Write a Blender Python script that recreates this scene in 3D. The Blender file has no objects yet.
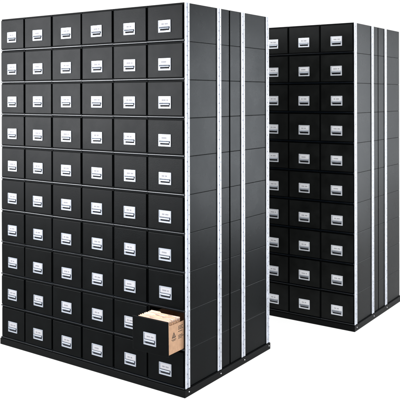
import bpy, bmesh, math, random
from mathutils import Matrix, Vector
random.seed(7)
sc = bpy.context.scene
col = sc.collection

# ---------------------------------------------------------------- materials
def principled(name):
    m = bpy.data.materials.new(name); m.use_nodes = True
    nt = m.node_tree
    return m, nt, nt.nodes['Principled BSDF']

def mat(name, rgb, rough=.5, spec=.5, metal=0., var=.0, vscale=30, bump=0., bscale=400, tint=None):
    m, nt, b = principled(name)
    b.inputs['Base Color'].default_value = (*rgb, 1)
    b.inputs['Roughness'].default_value = rough
    b.inputs['Specular IOR Level'].default_value = spec
    b.inputs['Metallic'].default_value = metal
    tc = nt.nodes.new('ShaderNodeTexCoord')
    oi = nt.nodes.new('ShaderNodeObjectInfo')
    add = nt.nodes.new('ShaderNodeVectorMath'); add.operation = 'ADD'
    nt.links.new(tc.outputs['Object'], add.inputs[0])
    mul = nt.nodes.new('ShaderNodeMath'); mul.operation = 'MULTIPLY'; mul.inputs[1].default_value = 37.
    nt.links.new(oi.outputs['Random'], mul.inputs[0]); nt.links.new(mul.outputs[0], add.inputs[1])
    if var:
        n = nt.nodes.new('ShaderNodeTexNoise'); n.inputs['Scale'].default_value = vscale
        n.inputs['Detail'].default_value = 4
        nt.links.new(add.outputs[0], n.inputs['Vector'])
        r = nt.nodes.new('ShaderNodeMapRange')
        r.inputs[1].default_value = .3; r.inputs[2].default_value = .7
        r.inputs[3].default_value = 1 - var; r.inputs[4].default_value = 1 + var
        nt.links.new(n.outputs['Fac'], r.inputs[0])
        # every copy differs a little as a whole
        r2 = nt.nodes.new('ShaderNodeMapRange'); r2.inputs[3].default_value = 1 - var*.35; r2.inputs[4].default_value = 1 + var*.35
        nt.links.new(oi.outputs['Random'], r2.inputs[0])
        mm = nt.nodes.new('ShaderNodeMath'); mm.operation = 'MULTIPLY'
        nt.links.new(r.outputs[0], mm.inputs[0]); nt.links.new(r2.outputs[0], mm.inputs[1])
        vm = nt.nodes.new('ShaderNodeVectorMath'); vm.operation = 'SCALE'
        vm.inputs[0].default_value = rgb
        nt.links.new(mm.outputs[0], vm.inputs['Scale'])
        nt.links.new(vm.outputs[0], b.inputs['Base Color'])
        rr = nt.nodes.new('ShaderNodeMapRange'); rr.inputs[3].default_value = rough - .07; rr.inputs[4].default_value = rough + .07
        nt.links.new(n.outputs['Fac'], rr.inputs[0]); nt.links.new(rr.outputs[0], b.inputs['Roughness'])
        if tint: b.inputs['Specular Tint'].default_value = (*tint, 1)
    if bump:
        n2 = nt.nodes.new('ShaderNodeTexNoise'); n2.inputs['Scale'].default_value = bscale; n2.inputs['Detail'].default_value = 2
        nt.links.new(add.outputs[0], n2.inputs['Vector'])
        bp = nt.nodes.new('ShaderNodeBump'); bp.inputs['Strength'].default_value = bump; bp.inputs['Distance'].default_value = .001
        nt.links.new(n2.outputs['Fac'], bp.inputs['Height']); nt.links.new(bp.outputs[0], b.inputs['Normal'])
    return m

M = {}
M['panel']  = mat('black_fibreboard', (.0009, .0014, .0016), .35, .055, var=.3, vscale=9, bump=.5, bscale=330)
M['side']   = mat('black_casing_board', (.0013, .0024, .0030), .28, .060, var=.25, vscale=5, bump=.5, bscale=320)
M['rim']    = mat('black_rim', (.0015, .002, .0022), .5, .035)
M['panel_far'] = mat('black_fibreboard_baked_light', (.0075, .0082, .0080), .38, .06, var=.3, vscale=9, bump=.5, bscale=330)  # lighter copy of the panel: missing fill light put into its colour
M['card_far'] = mat('white_card_baked_light', (.78, .79, .82), .6, .2, var=.03)  # same card as the near stack, extra light painted in as brighter white
M['edge_far'] = mat('steel_edge_baked_light', (.68, .71, .76), .3, .5, metal=.2)  # near edge steel, lifted in colour to stand in for light
M['holder_far'] = mat('pressed_steel_baked_light', (.58, .62, .68), .3, .5, metal=.4, var=.08)  # holder steel brightened in base colour, replacing light the far stack lacks
M['pull_far'] = mat('pull_steel_baked_light', (.34, .37, .42), .3, .5, metal=.6, var=.08)  # pull steel with the lacking light put into its colour
M['inside'] = mat('casing_inside', (.004, .004, .004), .8, .05)
M['lip']    = mat('steel_lip', (.003, .005, .008), .20, .42, var=.2, vscale=12)
M['steel']  = mat('galvanised_upright', (.58, .60, .65), .42, .4, metal=.1, var=.16, vscale=25, bump=.2, bscale=60)
M['groove'] = mat('upright_groove', (.36, .40, .50), .45, .5, metal=.2, var=.1, vscale=25)
M['hole']   = mat('punched_hole', (.12, .12, .15), .7, .2)
M['base']   = mat('black_base', (.002, .0024, .0026), .45, .07, var=.2, bump=.3)
M['holder'] = mat('pressed_steel_holder', (.28, .31, .37), .30, .5, metal=.5, var=.08, vscale=20)
M['holder_edge'] = mat('steel_edge', (.36, .39, .44), .3, .5, metal=.2)
M['pull'] = mat('pull_steel', (.12, .135, .165), .30, .5, metal=.75, var=.08, vscale=20)
M['slot']   = mat('slot_black', (.004, .004, .005), .6, .1)
M['card']   = mat('white_card', (.40, .40, .42), .6, .2, var=.03)
M['ink']    = mat('card_ink', (.10, .10, .13), .7, .2)
M['kraft']  = mat('kraft_board', (.47, .285, .175), .75, .2, var=.10, vscale=40, bump=.3, bscale=200)
M['print']  = mat('black_print', (.06, .045, .035), .7, .2)
M['manila'] = mat('manila_folder', (.78, .53, .37), .65, .25, var=.08, vscale=25)
M['manila2'] = mat('pale_manila_folder', (.84, .63, .49), .65, .25, var=.08, vscale=25)
M['paper']  = mat('white_paper', (.88, .80, .76), .7, .2, var=.05)
M['screw']  = mat('zinc_screw', (.75, .76, .78), .3, .5, metal=.4)

# white seamless ground: emission is an added fill glow that hides contact shadows
gm, gnt, gb = principled('white_ground_added_glow')
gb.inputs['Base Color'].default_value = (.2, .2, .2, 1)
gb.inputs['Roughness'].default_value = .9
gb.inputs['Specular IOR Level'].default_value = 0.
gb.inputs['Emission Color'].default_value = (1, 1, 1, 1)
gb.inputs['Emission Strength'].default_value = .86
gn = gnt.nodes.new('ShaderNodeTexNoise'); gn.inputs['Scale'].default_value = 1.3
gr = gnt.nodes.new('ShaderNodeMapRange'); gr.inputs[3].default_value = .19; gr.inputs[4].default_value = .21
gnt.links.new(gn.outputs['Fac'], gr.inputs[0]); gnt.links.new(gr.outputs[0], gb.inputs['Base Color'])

# ---------------------------------------------------------------- helpers
def box(bm, x0, x1, y0, y1, z0, z1, mi=0, bev=0., seg=1):
    r = bmesh.ops.create_cube(bm, size=1)
    vs = r['verts']
    for v in vs:
        v.co = Vector(((x0+x1)/2 + v.co.x*(x1-x0), (y0+y1)/2 + v.co.y*(y1-y0), (z0+z1)/2 + v.co.z*(z1-z0)))
    fs = set(f for v in vs for f in v.link_faces)
    for f in fs: f.material_index = mi
    if bev:
        es = list(set(e for f in fs for e in f.edges))
        rr = bmesh.ops.bevel(bm, geom=es, offset=bev, segments=seg, affect='EDGES', profile=.6)
        for f in rr['faces']: f.material_index = mi
    return fs

def prism(bm, pts, x0, x1, mi=0):
    """profile pts (y,z) extruded along x"""
    a = [bm.verts.new((x0, y, z)) for y, z in pts]
    b = [bm.verts.new((x1, y, z)) for y, z in pts]
    n = len(pts)
    fs = [bm.faces.new(a[::-1]), bm.faces.new(b)]
    for i in range(n):
        fs.append(bm.faces.new((a[i], a[(i+1) % n], b[(i+1) % n], b[i])))
    for f in fs: f.material_index = mi

def obj(name, bm, mats, parent=None, loc=(0, 0, 0), smooth=False):
    bmesh.ops.recalc_face_normals(bm, faces=bm.faces)
    me = bpy.data.meshes.new(name); bm.to_mesh(me); bm.free()
    for m in (mats if isinstance(mats, (list, tuple)) else [mats]): me.materials.append(m)
    if smooth:
        for p in me.polygons: p.use_smooth = True
    o = bpy.data.objects.new(name, me); col.objects.link(o)
    o.location = loc
    if parent: o.parent = parent
    return o

def thing(name, label, cat, group=None, loc=(0, 0, 0)):
    o = bpy.data.objects.new(name, None); col.objects.link(o)
    o.empty_display_size = .05
    o.location = loc; o['label'] = label; o['category'] = cat
    if group: o['group'] = group
    return o

def copy_tree(o, parent=None):
    c = o.copy(); col.objects.link(c)
    if parent: c.parent = parent
    for ch in list(o.children): copy_tree(ch, c)
    return c

# ---------------------------------------------------------------- dimensions (metres)
H = .27; W = .3255; D = 1.182; BASE = .055; ROWS = 10
UL = D/2 - .006                     # depth of one drawer unit
Y0 = .010                           # casing front edge behind the drawer faces

# ---------------------------------------------------------------- drawer unit pieces
def casing_bm(w, hollow=False):
    bm = bmesh.new(); x = w/2 - .0008; h = H - .0006
    if not hollow:
        box(bm, -x, x, Y0, UL, 0, h, 0, .0035, 2)
    else:
        t = .010
        box(bm, -x, -x+t, Y0, UL, 0, h, 0, .002)
        box(bm, x-t, x, Y0, UL, 0, h, 0, .0035, 2)
        box(bm, -x+t, x-t, Y0+.001, UL-.001, h-t, h-.001, 1)
        box(bm, -x+t, x-t, Y0+.001, UL-.001, .001, t, 1)
        box(bm, -x+t, x-t, UL-t, UL-.002, t, h-t, 1)
    # front rim colour
    bm.faces.ensure_lookup_table()
    for f in bm.faces:
        c = f.calc_center_median()
        if c.y < Y0 + .0006 or abs(c.y - UL) < .004: f.material_index = 1
    return bm

def panel_bm(w, h=.240):
    bm = bmesh.new()
    box(bm, -w/2, w/2, 0, .012, 0, h, 0, .003, 2)
    return bm

def lip_bm(w):
    bm = bmesh.new()
    pts = [(.012, 0), (.0, 0), (-.0022, .0018), (-.0026, .0045), (-.0022, .0076), (.0, .009), (.012, .009)]
    prism(bm, pts, -w/2 + .003, w/2 - .0005)
    return bm

HW, HH = .110, .087
def holder_bm():
    bm = bmesh.new()
    # back plate with raised border
    box(bm, -HW/2, HW/2, -.0025, 0, 0, HH, 0, .001)
    b = .006
    box(bm, -HW/2, -HW/2+b, -.0050, -.0020, 0, HH, 1, .0012)
    box(bm, HW/2-b, HW/2, -.0050, -.0020, 0, HH, 1, .0012)
    box(bm, -HW/2+b, HW/2-b, -.0048, -.0020, HH-b, HH, 1, .001)
    box(bm, -HW/2+b, HW/2-b, -.0055, -.0020, 0, .011, 1, .0015)
    return bm
def card_bm(widths=(.006, .004, .006, .005, 0, .006, .005, .006)):
    bm = bmesh.new()
    box(bm, -.043, .047, -.0036, -.0026, .042, .0805, 0)
    # illegible printed line: little blocks of ink
    x = -.026
    for w in widths:
        if w:
            box(bm, x, x+w, -.0039, -.0035, .056, .064, 1)
            box(bm, x+w*.3, x+w*.7, -.0041, -.0036, .058, .0615, 0)
        x += (w or .005) + .0022
    return bm
def pull_bm():
    bm = bmesh.new()
    # hood: a curved shell leaving the plate and bending forward over the slot
    n = 8; o = []; i_ = []
    for k in range(n+1):
        a = math.pi/2*k/n
        o.append((-.003 - .009*math.sin(a), .025 + .0155*math.cos(a)))
        i_.append((-.003 - .0077*math.sin(a), .025 + .0142*math.cos(a)))
    prism(bm, o + i_[::-1], -.042, .042, 0)
    # cheeks
    prism(bm, [(-.0028, .0403)] + o[1:] + [(-.0028, .025)], -.0445, -.042, 0)
    prism(bm, [(-.0028, .0403)] + o[1:] + [(-.0028, .025)], .042, .0445, 0)
    return bm
def slot_bm():
    bm = bmesh.new()
    box(bm, -.040, .043, -.0034, -.0027, .0125, .040, 0)
    return bm

def make_holder(parent, loc, far=False):
    hd = obj('label_holder', holder_bm(), [M['holder_far'], M['edge_far']] if far else [M['holder'], M['holder_edge']], parent, loc)
    obj('label_card', card_bm(), [M['card'], M['ink']], hd)
    obj('finger_pull', pull_bm(), M['pull_far' if far else 'pull'], hd)
    obj('pull_slot', slot_bm(), M['slot'], hd)
    return hd

def make_unit(w, pm='panel'):
    t = thing('storage_box', '', 'storage box')
    obj('casing', casing_bm(w), [M['side'], M['rim']], t)
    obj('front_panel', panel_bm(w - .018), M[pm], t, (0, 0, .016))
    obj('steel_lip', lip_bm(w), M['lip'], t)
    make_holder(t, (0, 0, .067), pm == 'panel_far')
    return t
def make_blank(w):
    t = thing('storage_box', '', 'storage box')
    obj('casing', casing_bm(w), [M['side'], M['rim']], t)
    return t

ORD = ['topmost', 'second from top', 'third from top', 'fourth from top',
       'fifth from top', 'sixth from top', 'fourth from bottom',
       'third from bottom', 'second from bottom', 'bottommost']
COLS = ['rightmost column', 'second column from right', 'third column from right',
        'third column from left', 'second column from left', 'leftmost column']
FAR = ['right corner column', 'middle visible column', 'left partly hidden column']

def colx(k, narrow):                # boundaries of columns counted from the corner
    if not narrow: return -k*W
    return [0, -.3285, -.657, -.983, -1.309, -1.633, -1.930][k]

CARDS = []; CARDS_FAR = []
def card_variants():
    pats = [(.006, .004, .006, .005, 0, .006, .005, .006), (.005, .006, .003, .006, .005, 0, .006, .004), (.006, .006, 0, .004, .006, .005, .006),
            (.004, .006, .006, 0, .005, .006, .003, .005), (.006, .003, .005, .006, .006, .004), (.005, .005, .006, 0, .006, .006)]
    for pt in pats:
        bm = card_bm(pt); bmesh.ops.recalc_face_normals(bm, faces=bm.faces)
        me = bpy.data.meshes.new('label_card'); bm.to_mesh(me); bm.free()
        me.materials.append(M['card']); me.materials.append(M['ink']); CARDS.append(me)
        m2 = me.copy(); m2.materials[0] = M['card_far']; CARDS_FAR.append(m2)
card_variants()
used = {}
def place(kind, w, x, y, z, rot, label, group):
    key = (kind, round(w, 4), y < 1)
    if key not in used:
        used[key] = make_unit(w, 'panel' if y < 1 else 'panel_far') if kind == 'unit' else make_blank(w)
        t = used[key]
    else:
        t = copy_tree(used[key])
    t.location = (x, y, z); t.rotation_euler = (0, 0, rot)
    t['label'] = label; t['group'] = group
    for ch in t.children:
        n = ch.name.split('.')[0]
        if n == 'front_panel':
            ch.location = (random.uniform(-.0007, .0007), random.uniform(-.0035, .002), .016 + random.uniform(-.0006, .0006))
            ch.rotation_euler = (random.uniform(-.004, .004), random.uniform(-.0015, .0015), random.uniform(-.006, .006))
            py = ch.location.y; rx = ch.rotation_euler.x; rz = ch.rotation_euler.z
        if n == 'steel_lip':
            ch.location = (0, random.uniform(-.0006, .0006), random.uniform(-.0008, .0012))
            ch.rotation_euler = (random.uniform(-.03, .03), random.uniform(-.004, .004), 0)
        if n == 'label_holder':
            ch.location = (random.uniform(-.0015, .0015), py - .0005, .067 + random.uniform(-.0015, .0015))
            ch.rotation_euler = (rx, random.uniform(-.008, .008), rz)
            for g in ch.children:
                if g.name.startswith('label_card'):
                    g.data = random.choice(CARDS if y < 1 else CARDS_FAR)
                    g.location = (random.uniform(-.001, .001), 0, random.uniform(-.0015, .0006))
                    g.rotation_euler = (0, random.uniform(-.01, .01), 0)
    return t

OPEN = (0, 8)
for blk, (bx, by) in enumerate([(0, 0), (.4105, 1.992)]):
    ncol = 6 if blk == 0 else 3
    nar = blk == 0
    for k in range(ncol):
        x1, x0 = colx(k, nar), colx(k+1, nar)
        w = round(x1 - x0, 4)
        for r in range(ROWS):
            z = BASE + (ROWS-1-r)*H
            xc = bx + (x0+x1)/2
            if blk == 0 and (k, r) == OPEN: continue
            if blk == 0:
                lab = f'closed black storage box, {ORD[r]}, {COLS[k]}, near stack'
                if k == 0 and r == 7: lab = 'closed black storage box directly above the open one'
                if k == 0 and r == 9: lab = 'closed black storage box directly under the open one'
                if k == 1 and r == 8: lab = 'closed black storage box partly covered by the pulled-out drawer to its right'
                g = 'closed storage boxes on the front of the near stack'
            else:
                lab = f'closed black storage box, {ORD[r]}, {FAR[k]}, far stack'
                g = 'closed storage boxes on the front of the far stack'
            place('unit', w, xc, by, z, 0, lab, g)
    # the rear bank, standing back to back: only its corner column shows, side on
    x1, x0 = colx(0, nar), colx(1, nar); w = round(x1-x0, 4)
    for r in range(ROWS):
        z = BASE + (ROWS-1-r)*H
        nm = 'near' if blk == 0 else 'far'
        place('blank', w, bx + (x0+x1)/2, by + D, z, math.pi,
              f'blank side of rear storage box, {ORD[r]}, {nm} stack',
              f'rear storage boxes at the right end of the {nm} stack')

# ---------------------------------------------------------------- open drawer
k, r = OPEN
x1, x0 = colx(0, True), colx(1, True); w = x1 - x0
PW, PH, OUT = w - .018, .240, .175
od = thing('storage_box', 'black storage box with its drawer pulled out, full of manila folders', 'storage box', None,
           ((x0+x1)/2, 0, BASE + (ROWS-1-r)*H))
obj('casing', casing_bm(w, True), [M['side'], M['inside']], od)
obj('steel_lip', lip_bm(w), M['lip'], od)
DZ = .001
tilt = .018
fp = obj('front_panel', panel_bm(PW), M['panel'], od, (0, -OUT, DZ)); fp.rotation_euler = (tilt, 0, .004)
make_holder(od, (0, -OUT - .0005, DZ + .055)).rotation_euler = (tilt, 0, .004)
# kraft tray
bm = bmesh.new()
TW = PW - .012; TL = .50; SH = .196
y0, y1 = -OUT + .0125, -OUT + TL
for s in (-1, 1):
    xa, xb = (s*TW/2, s*(TW/2 - .004))
    xa, xb = min(xa, xb), max(xa, xb)
    # side wall, top dips gently behind the front
    pts = [(y0, .0), (y1, .0), (y1, SH), (y0+.05, SH), (y0+.02, SH+.001), (y0, SH+.012)]
    prism(bm, pts, xa, xb)
box(bm, -TW/2+.004, TW/2-.004, y0, y1, .0005, .004)
box(bm, -TW/2+.004, TW/2-.004, y1-.004, y1-.0005, .004, SH-.001)
tray = obj('tray', bm, M['kraft'], od, (0, 0, DZ + .010))
# print on the tray's right side: triangle emblem and small lines of type
bm = bmesh.new()
X = TW/2
def tri(bm, cy, cz, R, x0, x1):
    o = [(cy + R*math.sin(a), cz + R*math.cos(a)) for a in (0, 2*math.pi/3, 4*math.pi/3)]
    q = [(cy + R*.55*math.sin(a), cz + R*.55*math.cos(a)) for a in (0, 2*math.pi/3, 4*math.pi/3)]
    for i in range(3):
        j = (i+1) % 3
        prism(bm, [o[i], o[j], q[j], q[i]], x0, x1)
tri(bm, y0 + .062, .118, .026, X + .0002, X + .0007)
obj('triangle_emblem', bm, M['print'], tray)
bm = bmesh.new()
box(bm, X + .0002, X + .0008, y0 + .059, y0 + .065, .112, .122)
box(bm, X + .0002, X + .0007, y0 + .036, y0 + .088, .092, .0955)
box(bm, X + .0002, X + .0007, y0 + .045, y0 + .080, .085, .088)
obj('printed_text', bm, M['print'], tray)
bm = bmesh.new()
for zz, l in ((.168, .05), (.158, .042), (.148, .05), (.132, .04), (.105, .045), (.095, .05), (.085, .036)):
    if zz == .105:
        obj('printed_text', bm, M['print'], tray); bm = bmesh.new()
    yy = y0 + .112
    while yy < y0 + .112 + l:
        d = random.uniform(.005, .012)
        box(bm, X + .0002, X + .0007, yy, yy + d, zz, zz + .005); yy += d + .003
obj('printed_text', bm, M['print'], tray)

# ---------------------------------------------------------------- folders standing in the tray
cx = (x0+x1)/2; zf = BASE + (ROWS-1-r)*H + DZ + .0145
NF = 7
tabs = [0, 2, 1, 0, 2, 1, 0]
place_words = ['frontmost, right behind the drawer front', 'second from the front', 'third from the front',
               'middle one of seven', 'third from the back', 'second from the back', 'rearmost, at the mouth of the casing']
FWD = TW/2 - .014
for i in range(NF):
    mt = M['manila'] if i % 3 else M['manila2']
    tb = ('left', 'middle', 'right')[tabs[i]]
    f = thing('file_folder', f'manila folder in the open drawer, {place_words[i]}', 'folder', 'manila folders in the open drawer',
              (cx + random.uniform(-.003, .003), -OUT + .026 + i*.0215, zf))
    lean = random.uniform(-.015, .02)
    f.rotation_euler = (lean, 0, random.uniform(-.012, .012))
    h = .218 + random.uniform(-.003, .004)
    bm = bmesh.new()
    # rear leaf with its tab, front leaf lower, joined by a round fold at the bottom
    tx = [-FWD + .01, -.045, FWD - .10][tabs[i]]
    def leaf(y, yt, prof):
        a = [bm.verts.new((x, y + (yt - y)*z/h, z)) for x, z in prof]
        b = [bm.verts.new((x, y + (yt - y)*z/h + .0009, z)) for x, z in prof]
        bm.faces.new(a); bm.faces.new(b[::-1]); n = len(a)
        for q in range(n): bm.faces.new((a[q], b[q], b[(q+1) % n], a[(q+1) % n]))
    leaf(.0080, .0095, [(-FWD, .003), (FWD, .003), (FWD, h), (tx+.095, h), (tx+.088, h+.007), (tx+.007, h+.007), (tx, h), (-FWD, h)])
    leaf(-.0080, -.0092, [(-FWD, .003), (FWD, .003), (FWD, h-.006), (-FWD, h-.006)])
    box(bm, -FWD, FWD, -.0080, .0089, .001, .003)
    # rounded gussets closing both ends
    for sx in (-1, 1):
        n = 6; ring = []
        for q in range(n+1):
            a = math.pi*q/n
            ring.append((sx*(FWD + .006*math.sin(a)), .0084*-math.cos(a) + .0004))
        lo = [bm.verts.new((px, py*1.0, .003)) for px, py in ring]; hi = [bm.verts.new((px, py*1.1, h-.014)) for px, py in ring]
        for q in range(n): bm.faces.new((lo[q], lo[q+1], hi[q+1], hi[q])).material_index = 1
    obj('cover', bm, [mt, M['kraft']], f)
    bm = bmesh.new()
    nsh = 8
    for s in range(nsh):
        yy = -.0072 + s*.0019
        e = random.uniform(0, .006)
        box(bm, -FWD + .004 + e, FWD - .010 + e, yy, yy + .0012, .004, h - .002 - random.uniform(.0, .006))
    obj('paper_sheets', bm, M['paper'], f)

# ---------------------------------------------------------------- rack frames: base and uprights
def upright_bm(wd, hgt):
    """channel facing +x: two flanges and a shallow groove, punched holes"""
    bm = bmesh.new(); a = .006; g0, g1 = wd*.34, wd*.62
    box(bm, 0, a, 0, g0, 0, hgt, 0, .0012)
    box(bm, 0, a*.55, g0, g1, .001, hgt-.001, 1)
    box(bm, 0, a, g1, wd, 0, hgt, 0, .0012)
    z = .03; n = 0
    while z < hgt - .01:
        yc = (g0+g1)/2 if n % 2 == 0 else wd*.80
        xx = a*.55 if n % 2 == 0 else a
        rr = .0042 if n % 2 == 0 else .0034
        vs = [bm.verts.new((xx + .0003, yc + rr*math.cos(t*math.pi/4), z + rr*1.3*math.sin(t*math.pi/4))) for t in range(8)]
        fc = bm.faces.new(vs); fc.material_index = 2
        z += .0338 if n % 2 == 0 else .0338
        n += 1
    return bm

def screw_bm(rad=.0055):
    bm = bmesh.new()
    bmesh.ops.create_cone(bm, cap_ends=True, segments=12, radius1=rad, radius2=rad*.7, depth=.004)
    bmesh.ops.rotate(bm, verts=bm.verts, cent=(0, 0, 0), matrix=Matrix.Rotation(math.pi/2, 3, 'Y'))
    return bm

UP = [(.004, .053), (.409, .052), (.747, .052), (1.136, .046)]
for blk, (bx, by) in enumerate([(0, 0), (.4105, 1.992)]):
    wid = 1.930 if blk == 0 else 3*W
    rk = thing('storage_rack', 'low black base with white perforated steel uprights carrying the near stack' if blk == 0
               else 'low black base with white perforated steel uprights carrying the far stack',
               'rack', None, (bx, by, 0))
    bm = bmesh.new()
    box(bm, -wid - .002, .012, -.010, D + .010, 0, BASE - .004, 0, .003, 2)
    box(bm, -wid, .006, .0, D + .004, BASE - .0045, BASE - .0002, 0)
    obj('base_plinth', bm, M['base'], rk)
    for i, (y, wd) in enumerate(UP):
        if blk == 1 and i == 3: continue
        u = obj('upright', upright_bm(wd, ROWS*H - .001), [M['steel'], M['groove'], M['hole']], rk, (.0005, y + .004, BASE))
        obj('screw', screw_bm(), M['screw'], u, (.0125, wd*.6, -.024))

# ---------------------------------------------------------------- ground
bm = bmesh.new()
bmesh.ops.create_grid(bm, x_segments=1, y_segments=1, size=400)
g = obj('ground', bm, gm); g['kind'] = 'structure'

# ---------------------------------------------------------------- light
wd = bpy.data.worlds.new('World'); sc.world = wd; wd.use_nodes = True
nt = wd.node_tree; bg = nt.nodes['Background']
tc = nt.nodes.new('ShaderNodeTexCoord'); sp = nt.nodes.new('ShaderNodeSeparateXYZ')
nt.links.new(tc.outputs['Generated'], sp.inputs[0])
mr = nt.nodes.new('ShaderNodeMapRange'); mr.inputs[1].default_value = .25; mr.inputs[2].default_value = 1.
mr.inputs[3].default_value = 1.06; mr.inputs[4].default_value = 1.8
nt.links.new(sp.outputs['Z'], mr.inputs[0])
nt.links.new(mr.outputs[0], bg.inputs['Strength'])
bg.inputs['Color'].default_value = (1, 1, 1, 1)

def softbox(name, loc, target, sx, sy, E, colr, spread=70):
    l = bpy.data.lights.new(name, 'AREA'); l.shape = 'RECTANGLE'; l.size = sx; l.size_y = sy
    l.energy = E; l.color = colr; l.spread = math.radians(spread)      # honeycomb grid on the box
    o = bpy.data.objects.new(name, l); col.objects.link(o); o.location = loc
    d = Vector(target) - Vector(loc)
    o.rotation_euler = d.to_track_quat('-Z', 'Y').to_euler()
    return o
softbox('softbox_left', (-4.35, -4.1, 2.4), (3.0, 4.0, 2.1), 4.0, 2.7, 135, (.95, .965, 1))
softbox('softbox_right', (3.17, 5.29, 1.75), (-3.0, -4.0, 2.1), 1.8, 3.2, 36, (.88, .94, 1))
softbox('softbox_far_right', (3.2, 9.8, 1.9), (-2.2, -4.0, 2.1), 1.9, 3.0, 5.5, (.88, .94, 1))

# ---------------------------------------------------------------- camera (view camera: level, lens dropped)
cam = bpy.data.cameras.new('camera'); co = bpy.data.objects.new('camera', cam); col.objects.link(co)
cam.sensor_width = 36; cam.sensor_fit = 'HORIZONTAL'
cam.lens = 719.54/400*36; cam.shift_y = -(200-96.43)/400
cam.clip_start = .1; cam.clip_end = 2000
yaw, roll = -.61121, -.00189
c, s = math.cos(yaw), math.sin(yaw)
rv = Vector((c, -s, 0)); fw = Vector((s, c, 0)); up = Vector((0, 0, 1))
r3 = rv*math.cos(roll) + up*math.sin(roll); u3 = up*math.cos(roll) - rv*math.sin(roll)
mw = Matrix((r3, u3, -fw)).transposed().to_4x4()
mw.translation = Vector((2.9666, -4.0379, 2.70 + BASE - .6581))
co.matrix_world = mw
sc.camera = co

sc.view_settings.view_transform = 'Standard'; sc.view_settings.look = 'None'
sc.view_settings.exposure = 0; sc.view_settings.gamma = 1
